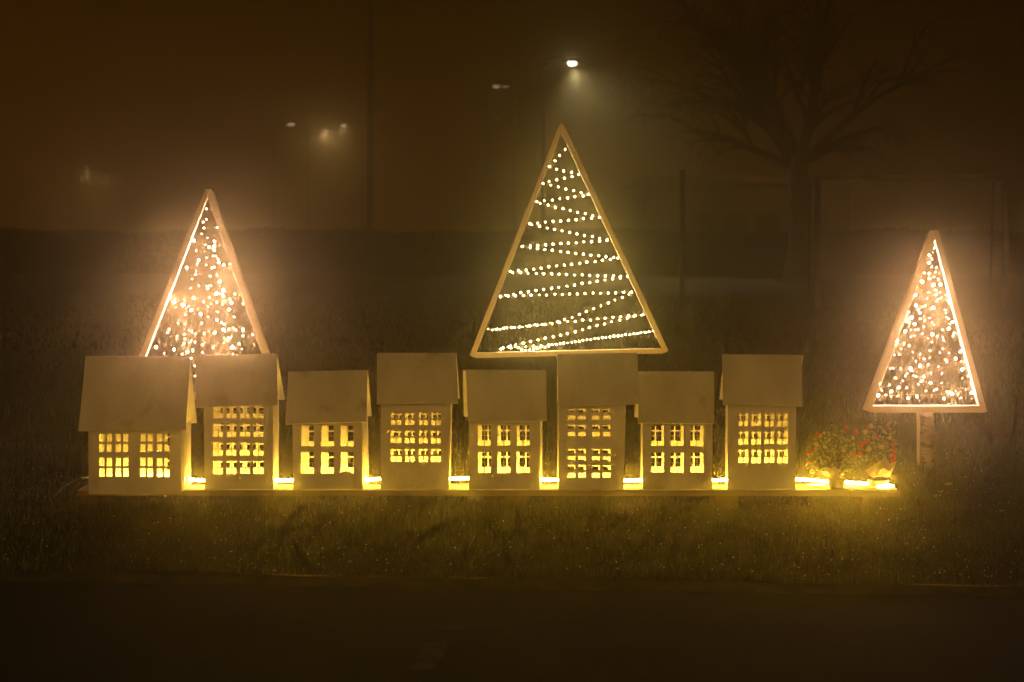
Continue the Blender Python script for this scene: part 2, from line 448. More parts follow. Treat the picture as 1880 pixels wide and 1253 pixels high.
    # roof panels
    nrm = Vector((0, -(rL.z-eL.z), (Yr-Ye))).normalized()*.005
    m = MB()
    k_ = 10; 
    def sheet(A, B_, C_, D_, th, sag):
        b0 = len(m.v)
        for side in (0,1):
            for i in range(k_+1):
                u = i/k_
                for j in range(k_+1):
                    v = j/k_
                    p = (A*(1-u)+B_*u)*(1-v) + (D_*(1-u)+C_*u)*v
                    p = p + th*(sag*math.sin(math.pi*u)*(1-v)*1.0) + (th if side else Vector((0,0,0)))
                    m.v.append(tuple(p))
        q = (k_+1)**2
        for i in range(k_):
            for j in range(k_):
                a = b0+i*(k_+1)+j; m.f.append((a,a+k_+1,a+k_+2,a+1)); m.f.append((a+q,a+q+1,a+q+k_+2,a+q+k_+1))
        for i in range(k_):
            a = b0+i*(k_+1); m.f.append((a,a+q,a+q+k_+1,a+k_+1)); a += k_; m.f.append((a,a+k_+1,a+q+k_+1,a+q))
            a = b0+i; m.f.append((a,a+1,a+q+1,a+q)); a = b0+k_*(k_+1)+i; m.f.append((a,a+q,a+q+1,a+1))
    sheet(eL, eR, rR, rL, -nrm, random.uniform(-.4,.5)); m.build('roof_panel', M_roof, root)
    m = MB()
    off = Vector((rdx, roofD, 0)); hs = Vector((rdx*.5,.0015,-.001))
    nb = Vector((0, (rL.z-eL.z), (Yr-Ye))).normalized()*.005
    sheet(eL+off, eR+off, rR+hs, rL+hs, -nb, 0); m.build('roof_panel', M_roof, root)
    for (sx, sy) in screws:
        v = (sy-ridge[2])/(eave[2]-ridge[2]); Ys = Yr+(Ye-Yr)*v
        p = P(sx, sy, Ys); m = MB(); Mr = nrm.to_track_quat('Z','Y').to_matrix()
        m.lathe([(0,.0016),(.0028,.0012),(.0036,.0002),(.0036,-.001)], p+nrm*.0, 10, Mr); m.build('screw', M_screw, root)
    return root

G = 'small plywood houses on the platform'
house('widest toy house at the left end, its left windows dimmer than the right ones',
      (162,163,333,333,908), (157,349,654,655), (144,341,792,789),
      [(182.3,205.3),(212.5,235.5),(257.8,280.3),(288.4,311)], [(797,830),(841,875.5)], 4.0, 4.5, Y0=8.62, D=.26,
      backskip=lambda i, j: i < 3, roofD=.31, screws=[(176,679),(164,762),(322,761),(334,690)])
house('tall toy house second from left with four rows of four small windows',
      (373.5,376,501,501,899.5), (358,508,654,649), (360,509,748,743.5),
      [(391.3,409),(416,433.6),(440.8,458.6),(465,484)], [(744,768),(778.3,802.3),(813,837),(847,870.3)], 1.5, 1.5, screws=[(378,708),(494,712)])
house('low toy house third from left, a torn strip at its lower right',
      (536.6,538.5,663,665.5,897.6), (529.2,674.7,682.8,679.6), (524.2,672.4,779,774.6),
      [(552.7,576.2),(589,612.6),(625.4,649)], [(782,820),(830.8,869.4)], 1.0, 1.1, dx=.013, rdx=.003, screws=[(541,694),(660,720)])
house('tall toy house fourth from left with three rows of four tiny windows',
      (699,698.5,828,824.3,897.6), (692.2,838,648.2,648.6), (691.7,841,741.7,741),
      [(717.7,736.8),(743.7,761),(769.2,785.3),(791.4,809.3)], [(758,780.8),(790.7,814.2),(824.9,848.4)], 2.0, 3.0, screws=[(825,661),(706,675)])
house('low toy house fifth from left, below the left half of the big triangle',
      (860.8,860.8,991.5,991.2,898.3), (855,1002.6,679,680), (859.6,1004.3,775.4,772.6),
      [(877.6,901),(913.3,936.3),(948.7,972)], [(781.3,818.7),(830.3,868.6)], 1.6, 1.4, dx=.014, rdx=-.026, screws=[(868,727)])
house('tall toy house sixth from left, wide panes in two blocks with blank band between',
      (1026,1025,1149.5,1144.8,898.3), (1022.9,1170,650.4,648), (1025.3,1173.8,745.7,742.5),
      [(1042.7,1075.3),(1087.2,1120.8)], [(749.9,770.9),(780.3,801.3),(824.9,846.4),(854.5,877.3)], 6.0, 5.5)
house('low toy house seventh from left with two bright pinhole dots in its roof',
      (1180.3,1179.5,1308.2,1308,898), (1172,1310.7,682.3,682.3), (1172,1311.5,777,777.8),
      [(1196,1219.2),(1232,1255),(1268,1291.4)], [(782,819.2),(831.5,868.1)], 1.0, 1.2, dx=.006, screws=[(1299,703.5),(1300.5,752),(1182,702),(1182,754)])  # first two steel discs stand in for light through roof pinholes
house('tall toy house at the right end beside the potted firs',
      (1336.7,1336,1461.6,1461,899), (1325.6,1471,650.7,652), (1327.3,1473.5,743,746),
      [(1355.7,1373.8),(1379.5,1397.3),(1403.5,1421.5),(1427.5,1446.3)], [(759.8,782.8),(792.4,816.2),(826,850.6)], 2.0, 2.2, dx=.013, rdx=.017)
# torn paper strip curling off the third house
m = MB()
pts = [P(619,876,8.726), P(622,872,8.722), P(628,869,8.716), P(636,867,8.714), P(645,868,8.716), P(650,874,8.720), P(653,883,8.725)]
for i, p in enumerate(pts):
    w_ = .004+.003*math.sin(i); m.v += [tuple(p+Vector((0,-.001,w_))), tuple(p+Vector((0,.001,-w_)))]
for i in range(len(pts)-1): m.f.append((2*i,2*i+1,2*i+3,2*i+2))
o = m.build('torn_strip', M_ply); o.modifiers.new('thick','SOLIDIFY').thickness = .0008
tag(o, 'curling torn paper strip hanging from the front of the third house', 'paper strip')

# ------------------------------------------------------------------ rope light through the houses
pts = []
def rl(px, py, Y): pts.append(P(px, py, Y))
rl(188,889,8.80); rl(225,887,8.82)
YR = 8.855
for px, py in ((262,884),(300,881),(338,880.5),(358,881.5),(376,882.5),(440,883),(505,882.5),(540,882),(600,882.5),(672,881),(700,880),(760,880),(823,879.5),(861,878.5),(930,880),(990,880.5),(1025,881.5),(1090,882),(1146,883),(1180,882),(1240,882),(1308,882),(1335,881.5),(1400,881),(1461,880.5),(1490,882),(1518,884.5),(1553,886),(1585,888.5),(1612,891)):
    rl(px, py+random.uniform(-.3,.3), YR + .006*math.sin(px*.05))
for px, py, Y in ((1632,891.5,8.845),(1639,893,8.825),(1634,894.5,8.80),(1612,895,8.785)): rl(px, py, Y)
sm = []
for i in range(len(pts)-1):
    p0 = pts[max(i-1,0)]; p1 = pts[i]; p2 = pts[i+1]; p3 = pts[min(i+2,len(pts)-1)]
    for k in range(4):
        t_ = k/4; sm.append(.5*((2*p1)+(p2-p0)*t_+(2*p0-5*p1+4*p2-p3)*t_*t_+(3*p1-p0-3*p2+p3)*t_**3))
sm.append(pts[-1])
root = empty('rope_light', (0, YR, ZT)); tag(root, 'glowing yellow rope light threaded through the row of houses', 'rope light')
m = MB(); m.tube(sm[::4]+[sm[-1]], .0068, 6, cap=False); m.build('tube', M_rope, root, smooth=True)
m = MB(); m.tube([P(170,889,8.78), P(180,889,8.79), sm[0]+Vector((-.01,0,0)), sm[0]+Vector((.004,0,0))], .007, 8); m.build('plug', M_white, root, smooth=True)
# supply cable leaving the left end
root = empty('supply_cable', P(120,905,8.6)); tag(root, 'thin black cable arching from the left house down into the grass', 'cable')
cp = [P(170,880,8.76),P(158,879.5,8.74),P(145,880,8.72),P(130,886,8.68),P(115,896,8.62),P(103,905,8.55),P(95,916,8.5),P(86,928,8.46),P(80,938,8.44)]
m = MB(); m.tube(cp, .0028, 6); m.build('cord', M_cable, root, smooth=True)
m = MB(); m.tube([P(166,877,8.755),P(150,879,8.735)], .0065, 10); m.build('connector', M_white, root, smooth=True)

# ------------------------------------------------------------------ triangular light frames
def rail(name, quad, Y, t, root, m_=None):
    m = MB(); pl = [P(x, y, Y) for x, y in quad]; m.prism(pl, Vector((0, t, 0))); return m.build(name, m_ or M_lath, root, bevel=.0015)
def hooks(lst, Y, root, r=.007):
    for (px, py, s) in lst:
        c_ = P(px, py, Y); m = MB()
        q = [c_ + Vector((s*r*.9*math.cos(a), .0, r*math.sin(a))) for a in [R(v) for v in range(150, -150, -20)]]
        m.tube([P(px-s*4.5, py-1, Y)] + q, .0012, 6); m.build('hook', M_brass, root, smooth=True)
def wire(name, chains, root, r=.0008, m_=None):
    m = MB()
    for ch in chains:
        m.tube(ch, r, 5, cap=False)
    m.build(name, m_ or M_wire, root)
bulb_me = {}
def bulb_mesh(key, m_, n_=8, mm=5):
    if key not in bulb_me:
        q = MB(); q.sphere((0,0,0), 1.0, n_, mm); me = bpy.data.meshes.new(key); me.from_pydata(q.v, [], q.f); me.materials.append(m_)
        me.polygons.foreach_set('use_smooth', [True]*len(me.polygons)); me.update(); bulb_me[key] = me
    return bulb_me[key]
def bulbs(items, key, m_, root):       # items [(Vector, radius)], the 100 largest become parts
    items = sorted(items, key=lambda t: -t[1])
    for p, r_ in items[:100]:
        dim = key == 'fairy_bulb' and r_ < .0023
        o = bpy.data.objects.new('bulb', bulb_mesh(key+'_dim', M_spark) if dim else bulb_mesh(key, m_)); C.objects.link(o); o.parent = root
        o.location = p-root.location; o.scale = (r_, r_, r_)
    if len(items) > 100:
        m = MB()
        for p, r_ in items[100:]: m.sphere(p, r_, 6, 4)
        o = m.build('bulbs', M_spark if key == 'fairy_bulb' else m_, root, smooth=True); o['kind'] = 'stuff'
RAD = {1:.0014, 2:.0019, 3:.0026, 4:.0038, 5:.0054}

# left tree
YL = 9.85
root = empty('lit_triangle_frame', P(385,845,YL)); root.location.z = 0
tag(root, 'left wooden triangle tree frame standing behind the two leftmost houses', 'light frame', 'triangular wooden tree frames')
rail('side_rail', [(376.5,346),(383,352),(380,364),(236,735),(224,733)], YL, .045, root)
rail('side_rail', [(377.3,346.4),(386,349),(391,354),(523,733),(510,735),(383.5,370),(380.6,362.8)], YL+.0015, .045, root)
rail('bottom_rail', [(242,722),(506,722),(509,734),(238,734)], YL+.003, .04, root)
hooks([(505,282,1),(452,425,1),(378,610,1),(306,802,1),(232,985,1),(172,1138,1),(572,208,-1),(640,400,-1),(710,605,-1),(792,828,-1),(862,1032,-1)] and
      [(230+x/3.686, 330+y/3.686, s) for x,y,s in [(512,282,1),(455,428,1),(380,612,1),(309,804,1),(234,985,1),(174,1140,1),(570,208,-1),(640,400,-1),(710,605,-1),(792,828,-1),(862,1032,-1)]], YL+.02, root)
m = MB(); m.tube([(P(398,0,YL).x, YL+.09, P(0,728,YL).z), (P(398,0,YL).x+.003, YL+.09, .3), (P(398,0,YL).x, YL+.09, -.05)], [.035,.04,.045], 12); m.build('post', M_block, root)
def lp(x, y): return (230+x/3.686, 330+y/3.686)
LB = [(548,197,2),(548,270,1),(528,288,2),(532,328,2),(518,368,1),(620,324,1),(558,395,1),(466,412,3),(543,440,1),(602,418,3),(602,450,4),(568,457,3),(480,481,1),(604,482,1),(498,546,3),(549,530,1),(597,518,1),(614,520,1),(628,540,1),(634,562,3),(666,577,3),(708,572,1),(487,575,1),(549,580,1),(585,598,1),(602,592,2),(480,615,1),(416,596,3),(476,643,1),(575,655,2),(620,643,1),(452,677,1),(638,692,3),(498,720,1),(551,723,1),(566,718,1),(580,720,1),(442,736,1),(558,742,1),(663,750,5),(618,772,4),(665,788,3),(742,775,2),(464,801,3),(570,798,1),(530,828,2),(620,830,2),(580,840,1),(718,835,4),(708,810,1),(798,842,2),(330,828,5),(391,848,5),(430,858,1),(560,862,1),(448,884,4),(702,880,4),(659,846,1),(625,897,1),(510,911,4),(407,918,1),(560,930,2),(738,933,1),(620,950,3),(652,968,2),(670,980,2),(518,975,1),(358,972,2),(406,980,1),(297,1015,1),(286,1038,2),(350,1060,1),(400,1047,1),(432,1022,1),(452,1030,1),(475,1042,1),(534,1043,2),(604,1037,3),(668,1018,3),(700,1014,2),(732,1003,1),(748,1018,1),(797,1014,3),(862,1050,2),(797,1060,2),(720,1060,1),(703,1077,3),(403,1080,1),(447,1092,2),(470,1100,1),(398,1110,2),(522,1120,2),(594,1137,1),(665,1107,1),(768,1112,2),(725,1136,5),(788,1147,1),(208,1134,4),(330,1150,3),(265,1175,1),(386,1183,2),(422,1166,3),(458,1158,2),(524,1172,1),(727,1185,1),(447,1210,2),(210,990,1),(470,1262,1),(474,1330,1),(474,1445,1)]
root = empty('fairy_lights', P(380,560,YL)); tag(root, 'sparse warm white fairy lights strung in the left triangle frame', 'fairy lights', 'light strings in the triangle frames')
g = random.Random(21)
def garland(lst, conv, Y, chains, seed, fan=.03):
    g = random.Random(seed); items = []; stems = []
    allp = []
    ch3 = []
    for ch in chains:
        c3 = []
        for k in range(len(ch)-1):
            (x0,y0),(x1,y1) = ch[k], ch[k+1]
            for q in range(5):
                t_ = q/5; x = x0+(x1-x0)*t_; y = y0+(y1-y0)*t_ + 5*math.sin(math.pi*t_) + g.uniform(-2,2)
                c3.append(P(*conv(x,y), Y+.02+g.uniform(-.004,.004)))
        c3.append(P(*conv(*ch[-1]), Y+.02)); ch3.append(c3); allp += c3
    for (x, y, s) in lst:
        p = P(*conv(x,y), Y+g.uniform(-fan,fan)+.02); items.append((p, RAD[s]*g.uniform(.9,1.1)))
        q = min(allp, key=lambda a: (a-p).length)
        if (q-p).length < .09: stems.append([q, (q+p)/2+Vector((g.uniform(-.004,.004),0,.004)), p])
    return items, ch3, stems
LC = [[(570,208),(505,282),(640,400),(455,425),(600,520),(710,605),(378,610),(500,690),(560,742),(792,828),(306,802),(448,884),(620,950),(862,1032),(232,985),(430,1030),(725,1140)],[(232,985),(430,1050),(620,1128),(740,1150)],[(862,1032),(640,1010),(234,985)],[(172,1138),(330,1165),(440,1185),(530,1185),(725,1180)],[(432,1000),(425,1080),(430,1180)],[(447,1170),(470,1262),(474,1330),(476,1450)],[(600,300),(602,418),(604,482)],[(480,481),(487,575),(470,660),(464,801)]]
it, c3, st = garland(LB, lp, YL, LC, 5)
bulbs(it, 'fairy_bulb', M_fairy, root); wire('wire', c3, root); wire('bulb_leads', st, root, .0006)

# right tree
YT = 10.2
root = empty('lit_triangle_frame', (P(1703,0,YT).x, YT, 0)); tag(root, 'right wooden triangle tree frame raised on a birch log post', 'light frame', 'triangular wooden tree frames')
rail('side_rail', [(1708,424.5),(1714,428),(1716.6,440),(1598,758),(1586,752.5)], YT, .045, root)
rail('side_rail', [(1708.8,424),(1723,422),(1812.4,756.5),(1801,759),(1717,441),(1714.6,432)], YT+.0015, .045, root)
rail('bottom_rail', [(1600,745.5),(1799,745.5),(1799,758),(1600,758)], YT+.003, .045, root)
hooks([(1560+x/3.296, 400+y/3.296, s) for x,y,s in [(475,262,1),(398,475,1),(340,610,1),(284,768,1),(230,900,1),(172,1078,1),(513,186,-1),(548,330,-1),(598,492,-1),(648,665,-1),(700,870,-1),(740,1030,-1)]], YT+.02, root)
M_birch = mat('birch_bark', (.30,.21,.13), .85, (.09,.06,.035), 18, 8, (1,1,2.6), .5, 60, lo=.50, hi=.60)
cx = P(1702.5,0,YT).x
m = MB()
pp = [(cx+.003*math.sin(z*9), YT+.022, z) for z in np.linspace(P(0,757,YT).z, -.04, 10)]
m.tube(pp, [.034,.035,.034,.036,.035,.036,.037,.037,.039,.040], 16); m.build('log_post', M_birch, root, smooth=True)
m = MB(); m.tube([(cx+.03, YT+.01, .18), (cx+.052, YT-.005, .19)], [.012,.008], 8); m.build('branch_stub', M_birch, root, smooth=True)
m = MB(); m.box((P(1688,0,YT).x, YT+.03, -.03), (P(1693.5,0,YT).x+.004, YT+.07, P(0,759,YT).z)); m.build('batten', M_lath, root)
def rpx(x, y): return (1560+x/3.296, 400+y/3.296)
RB = [(520,172,2),(513,183,1),(480,226,3),(498,252,2),(482,273,4),(495,300,2),(450,335,1),(480,337,2),(527,303,1),(520,330,1),(570,335,3),(575,345,2),(480,370,2),(513,358,1),(537,374,2),(438,388,4),(508,408,4),(550,405,4),(520,438,2),(547,453,1),(432,438,1),(398,432,2),(523,466,3),(583,470,2),(400,468,3),(480,453,1),(468,490,1),(533,495,2),(525,507,1),(597,507,1),(600,520,1),(553,487,1),(402,532,3),(440,540,2),(453,535,1),(505,546,4),(424,577,3),(415,560,1),(580,560,2),(581,577,1),(355,570,2),(375,606,4),(345,628,2),(428,612,1),(482,607,1),(495,634,1),(455,622,1),(585,602,1),(598,613,2),(622,632,3),(393,645,3),(362,640,2),(448,663,1),(510,650,1),(600,671,4),(335,688,3),(368,678,1),(393,678,1),(415,677,2),(440,703,1),(562,678,1),(632,697,2),(645,701,1),(625,716,2),(372,720,2),(393,716,1),(500,706,4),(474,730,1),(530,718,2),(562,725,1),(567,743,2),(497,753,1),(285,743,4),(282,765,1),(330,762,2),(361,776,2),(327,768,1),(312,795,2),(380,813,1),(565,793,2),(545,817,1),(600,818,1),(486,806,2),(427,828,1),(670,745,2),(671,810,3),(270,831,1),(299,830,1),(453,857,1),(484,848,1),(402,870,1),(233,870,1),(587,870,2),(580,860,1),(641,853,3),(675,868,2),(690,872,2),(476,889,2),(425,897,4),(367,912,4),(309,915,1),(218,920,3),(247,912,2),(264,912,2),(682,918,4),(537,900,1),(377,928,1),(350,942,1),(558,943,1),(492,942,1),(385,955,1),(400,962,1),(447,962,3),(338,957,1),(279,971,2),(682,973,1),(716,957,1),(321,987,1),(438,988,3),(489,1000,3),(413,1008,1),(555,1000,1),(735,1000,2),(738,1013,1),(242,1012,1),(298,1029,3),(345,1029,2),(182,1005,1),(193,1045,1),(461,1048,2),(512,1045,1),(528,1038,2),(587,1052,2),(600,1055,1),(641,1050,1),(620,1067,4),(657,1070,1),(675,1088,1),(738,1058,4),(702,1040,1),(252,1052,3),(172,1075,3),(218,1074,2),(290,1080,1),(407,1082,3),(353,1092,3),(571,1095,3),(252,1084,1)]
root = empty('fairy_lights', P(1705,620,YT)); tag(root, 'dense tangled warm white fairy lights in the right triangle frame', 'fairy lights', 'light strings in the triangle frames')
RC = [[(513,186),(475,262),(548,330),(430,440),(598,492),(398,475),(340,610),(480,560),(648,665),(450,640),(340,745),(500,706),(700,870),(380,813),(284,768)],[(598,492),(480,480),(410,560),(340,620)],[(480,560),(400,640),(335,740),(230,900)],[(230,900),(330,925),(560,880),(700,870)],[(445,680),(640,850)],[(172,1078),(350,1070),(560,1068),(740,1030)],[(284,768),(420,720),(560,740)],[(218,920),(172,1078)],[(480,640),(390,760),(250,1000)],[(440,985),(560,1020),(740,1030)],[(385,860),(230,1010)],[(648,665),(690,870),(735,1060)],[(700,870),(560,910),(330,990)]]
it, c3, st = garland(RB, rpx, YT, RC, 6)
bulbs(it, 'fairy_bulb', M_fairy, root); wire('wire', c3, root); wire('bulb_leads', st, root, .0006)

# middle tree
YM = 9.75
root = empty('lit_triangle_frame', (P(1048,0,YM).x, YM, 0)); tag(root, 'biggest wooden triangle tree frame in the middle, strung with zigzag bead lights', 'light frame', 'triangular wooden tree frames')
rail('side_rail', [(1027,229),(1031,227),(1031.5,243),(871,657.5),(862,652.5)], YM, .045, root)
rail('side_rail', [(1031.3,226.6),(1036,231),(1227.5,644.5),(1219,649),(1030.9,244)], YM+.0015, .045, root)
rail('bottom_rail', [(872.5,648.5),(1216,640),(1218,649.5),(872,658)], YM+.003, .045, root)
hooks([(850+x/2.723, 210+y/2.723, s) for x,y,s in [(492,1172,1),(595,1170,1),(700,1168,1),(810,1166,1),(300,1176,1),(390,1174,1)]], YM+.02, root, .003)
cx = P(1040,0,YM).x
m = MB(); m.tube([(cx,YM+.09,P(0,645,YM).z),(cx+.004,YM+.09,.4),(cx,YM+.09,-.05)], [.035,.038,.042], 12); m.build('post', M_birch, root, smooth=True)
def mp_(x, y): return (850+x/2.723, 210+y/2.723)
root = empty('bead_lights', P(1045,480,YM)); tag(root, 'round bead lights on a string zigzagging down the big middle triangle', 'bead lights', 'light strings in the triangle frames')
MC = [([(525,163),(432,265),(580,303),(398,345),(632,403),(360,441),(683,515),(320,550),(740,631),(277,662),(783,720),(225,790),(825,813),(182,910),(855,890),(740,938),(640,978),(570,1007),(460,1042),(350,1057),(115,1078)], 38.5, 20),
      ([(115,1079),(235,1068),(350,1058),(510,1040),(700,1022),(912,1000)], 38, 30),
      ([(912,1000),(840,1016),(700,1050),(540,1092),(430,1117),(315,1140),(167,1180)], 38, 20),
      ([(200,1168),(290,1166),(400,1158),(490,1147)], 38, 0),
      ([(240,1158),(280,1170),(300,1182),(340,1178),(412,1164),(440,1155),(490,1147),(700,1118),(950,1086)], 19.5, 0)]
items = []; chains = []
g = random.Random(4)
for pts_, step, off in MC:
    c3 = [P(*mp_(x,y), YM+.02) for x,y in pts_]; chains.append(c3)
    d = off; 
    for k in range(len(pts_)-1):
        (x0,y0),(x1,y1) = pts_[k], pts_[k+1]; L = math.hypot(x1-x0,y1-y0)
        while d < L:
            t_ = d/L; items.append((P(*mp_(x0+(x1-x0)*t_+g.uniform(-2,2), y0+(y1-y0)*t_+g.uniform(-1.5,1.5)), YM+.02+g.uniform(-.006,.006)), .0040*g.uniform(.75,1.1)))
            d += step
        d -= L
bulbs(items, 'bead', M_bead, root); wire('string', chains, root, .0017, mat('gold_string', (.6,.45,.15), .5))
# pegs at string turns
hooks_o = bpy.data.objects

# ------------------------------------------------------------------ little decorated firs
M_needle = mat('fir_needles', (.03,.045,.015), .45, (.60,.56,.22), 70, 3, lo=.50, hi=.60)  # pale noise patches paint lit specks and tips into the dark needles
M_twig = mat('twig_bark', (.12,.08,.05), .8)
M_red = mat('red_bauble', (.78,.05,.035), .15, spec=.8); M_gold = mat('gold_bauble', (.80,.58,.24), .2, metal=.15, spec=.8)
M_paper = mat('wrapping_paper', (.62,.52,.34), .6, (.72,.62,.42), 12, bump=.3, bscale=25)
M_pot = mat('dark_clay_pot', (.12,.07,.04), .7, (.18,.10,.06), 12)
def fir(label, base, Y, shoots, baubles, wrap, pot, seed):
    g = random.Random(seed); root = empty('decorated_fir', base); tag(root, label, 'decorated fir', 'little potted firs on the platform')
    mn, mt = MB(), MB()
    for (tx, ty) in shoots:
        tip = P(tx, ty, Y + g.uniform(-.06,.06))
        b0 = base+Vector((g.uniform(-.01,.01), g.uniform(-.01,.01), .055))
        ctrl = b0*.45+tip*.55 + Vector((0,0,.012))
        path = [b0*(1-t_)**2+ctrl*2*t_*(1-t_)+tip*t_*t_ for t_ in [k/8 for k in range(9)]]
        mt.tube(path, [.003-.0022*k/8 for k in range(9)], 5)
        subs = [path[2:]]
        for _ in range(9):
            k = g.randint(2,7); o_ = path[k]; dr = (path[k]-path[k-1]).normalized()+Vector((g.uniform(-1,1),g.uniform(-1,1),g.uniform(-.7,.8)))*.8
            L = g.uniform(.022,.045); subs.append([o_, o_+dr.normalized()*L*.5, o_+dr.normalized()*L])
            mt.tube(subs[-1], [.0014,.001,.0006], 4)
        for s in subs:
            for k in range(len(s)-1):
                a, b_ = s[k], s[k+1]; t = (b_-a).normalized(); nn = max(8, int((b_-a).length/.0009))
                for q in range(nn):
                    p = a+(b_-a)*(q/nn); d_ = Vector((g.gauss(0,1),g.gauss(0,1),g.gauss(0,1))); d_ = (d_-t*d_.dot(t)).normalized()
                    d_ = (d_+t*.7).normalized(); sd_ = d_.cross(t).normalized()*.0016; L = g.uniform(.010,.017)
                    mn.add([p-sd_, p+sd_, p+d_*L*.9+sd_*.5, p+d_*L], [(0,1,2,3)])
    mt.build('branches', M_twig, root); mn.build('needles', M_needle, root)
    for (bx_, by_, c_, r_) in baubles:
        p = P(bx_, by_, Y+g.uniform(-.07,-.01)); m = MB(); r_ *= 1.25; m.sphere(p, r_, 16, 10); o = m.build('bauble', M_red if c_ == 'r' else M_gold, root, smooth=True)
        o['label'] = 'red bauble' if c_ == 'r' else 'gold bauble'
        m = MB(); m.lathe([(0,.003),(.0022,.003),(.0022,0)], p+Vector((0,0,r_*.95)), 8); m.build('cap', M_gold, o)
    wrap(root, g); pot(root)
def paper(root, polys, Y):
    for poly in polys:
        m = MB(); n_ = len(poly)
        vs = [P(x, y, Y+dy) for x, y, dy in poly]
        m.v = [tuple(v) for v in vs]; c_ = sum(vs, Vector((0,0,0)))/n_ + Vector((0,-.012,0)); m.v.append(tuple(c_))
        m.f = [(i, (i+1) % n_, n_) for i in range(n_)]
        o = m.build('wrapping', M_paper, root); s = o.modifiers.new('s','SUBSURF'); s.levels = s.render_levels = 1; s.subdivision_type='SIMPLE'
        o.modifiers.new('t','SOLIDIFY').thickness = .0008
gg = random.Random(77)
def ell(cx, cy, rx, ry, n_, amin=-10, amax=190, inner=.55):
    out = []
    for i in range(n_):
        a = R(gg.uniform(amin, amax)); q = gg.uniform(inner, 1)**.7; out.append((cx+rx*q*math.cos(a), cy-ry*q*math.sin(a)))
    return out
b1 = P(1535,880,8.80)
def wr1(root, g): paper(root, [[(1530,880,0),(1512,872,.01),(1505,862,-.01),(1514,859,-.03),(1523,859,-.04),(1530,868,-.03)], [(1541,880,0),(1539,862,-.03),(1546,858,-.035),(1553,859,-.01),(1549,872,.01)], [(1526,879,-.02),(1524,862,-.04),(1533,856,-.05),(1539,862,-.045),(1540,878,-.02)]], 8.80)
def pt1(root):
    m = MB(); c_ = P(1536,0,8.79); c_.z = ZT+.001
    m.lathe([(0,0),(.030,0),(.033,.004),(.040,.038),(.042,.040),(.042,.046),(.038,.046),(.036,.040),(0,.040)], c_, 24); m.build('pot', M_pot, root, smooth=False)
c1 = P(1536,0,8.79)
sh = ell(1528,845,44,64,46,-5,185,.6) + ell(1532,845,40,45,26,0,180,.2) + [(1482,856),(1488,846),(1484,838),(1572,852),(1578,848),(1570,835),(1560,862)]
fir('bushy little fir in a dark pot with baubles, next to the last house', Vector((c1.x, 8.79, ZT)), 8.80, sh,
    [(1500,799,'r',.0085),(1506,801,'g',.0075),(1513,796,'g',.0065),(1522,808,'g',.006),(1499,816,'g',.0085),(1485,833,'r',.0085),(1497,827,'r',.007),(1554,786,'r',.0075),(1572,794,'r',.0095),(1566,804,'g',.006),(1549,827,'g',.0085),(1489,849,'r',.008),(1491,866,'g',.0085),(1501,861,'g',.007),(1567,838,'r',.007),(1550,843,'g',.007)], wr1, pt1, 1)
c2 = P(1612,0,8.83)
def wr2(root, g): paper(root, [[(1604,878,0),(1595,873,-.02),(1589,864,-.03),(1604,854,-.045),(1618,846,-.05),(1616,862,-.06),(1610,875,-.03)], [(1609,877,-.01),(1617,862,-.05),(1620,845,-.045),(1624,837,-.03),(1632,848,-.03),(1633,866,-.035),(1622,876,-.02)], [(1622,877,0),(1631,866,-.03),(1633,852,-.02),(1646,847,.0),(1640,862,.0),(1634,876,0)]], 8.80)
def pt2(root):
    c_ = Vector((c2.x, 8.83, ZT+.001)); m = MB()
    m.lathe([(0,0),(.036,0),(.044,.012),(.047,.030),(.045,.032),(.042,.022),(0,.020)], c_, 28); m.build('bowl', M_white, root, smooth=False)
sh = ell(1615,838,34,62,44,15,160,.6) + ell(1613,838,24,45,20,15,165,.3) + [(1588,840),(1584,830),(1592,848),(1586,820),(1640,775),(1640,790),(1641,808),(1640,822),(1638,766),(1636,835)]
fir('slim leaning fir in pale wrapping paper over a white bowl at the platform end', Vector((c2.x, 8.83, ZT)), 8.83, sh,
    [(1599,783,'g',.0095),(1589,794,'g',.0085),(1595,790,'r',.007),(1630,786,'r',.007),(1609,802,'r',.0075),(1634,804,'g',.0075),(1590,812,'r',.008),(1581,817,'r',.0095),(1619,820,'g',.0095),(1578,832,'r',.0095),(1579,837,'g',.008),(1595,825,'g',.0095),(1639,816,'r',.008),(1640,834,'r',.0085),(1638,846,'r',.0095),(1643,842,'r',.006),(1599,850,'r',.007),(1640,826,'r',.006)], wr2, pt2, 2)
# silver-dark tinsel spray behind the leaning fir is part of a dry twig bundle
root = empty('twig_bundle', P(1640,884,8.86)); tag(root, 'loose dry twigs sticking out right beside the wrapped fir', 'twigs')
m = MB(); g = random.Random(8)
for i in range(9):
    a = P(1632,876+g.uniform(-2,3),8.84); b_ = P(g.uniform(1640,1657), g.uniform(868,884), 8.80+g.uniform(-.02,.04)); m.tube([a, (a+b_)/2+Vector((0,0,g.uniform(-.004,.006))), b_], [.0012,.001,.0006], 5)
m.build('twigs', M_twig, root)
# wooden discs lying at the platform end
for (px, py, r_, lab) in ((1600,893,.060,'larger thin round wooden disc under the rope end at the right fir'), (1500,894,.040,'small round wooden disc lying left of the dark pot')):
    Y = (H-ZT)*FPX/(py-HOR); c_ = Vector(((px-940)*Y/FPX, Y+.012, ZT+.0005)); m = MB(); m.lathe([(0,.006),(r_-.002,.006),(r_,.005),(r_,0)], c_, 30)
    o = m.build('wooden_disc', M_lath); tag(o, lab, 'wooden disc', 'wooden discs on the platform')
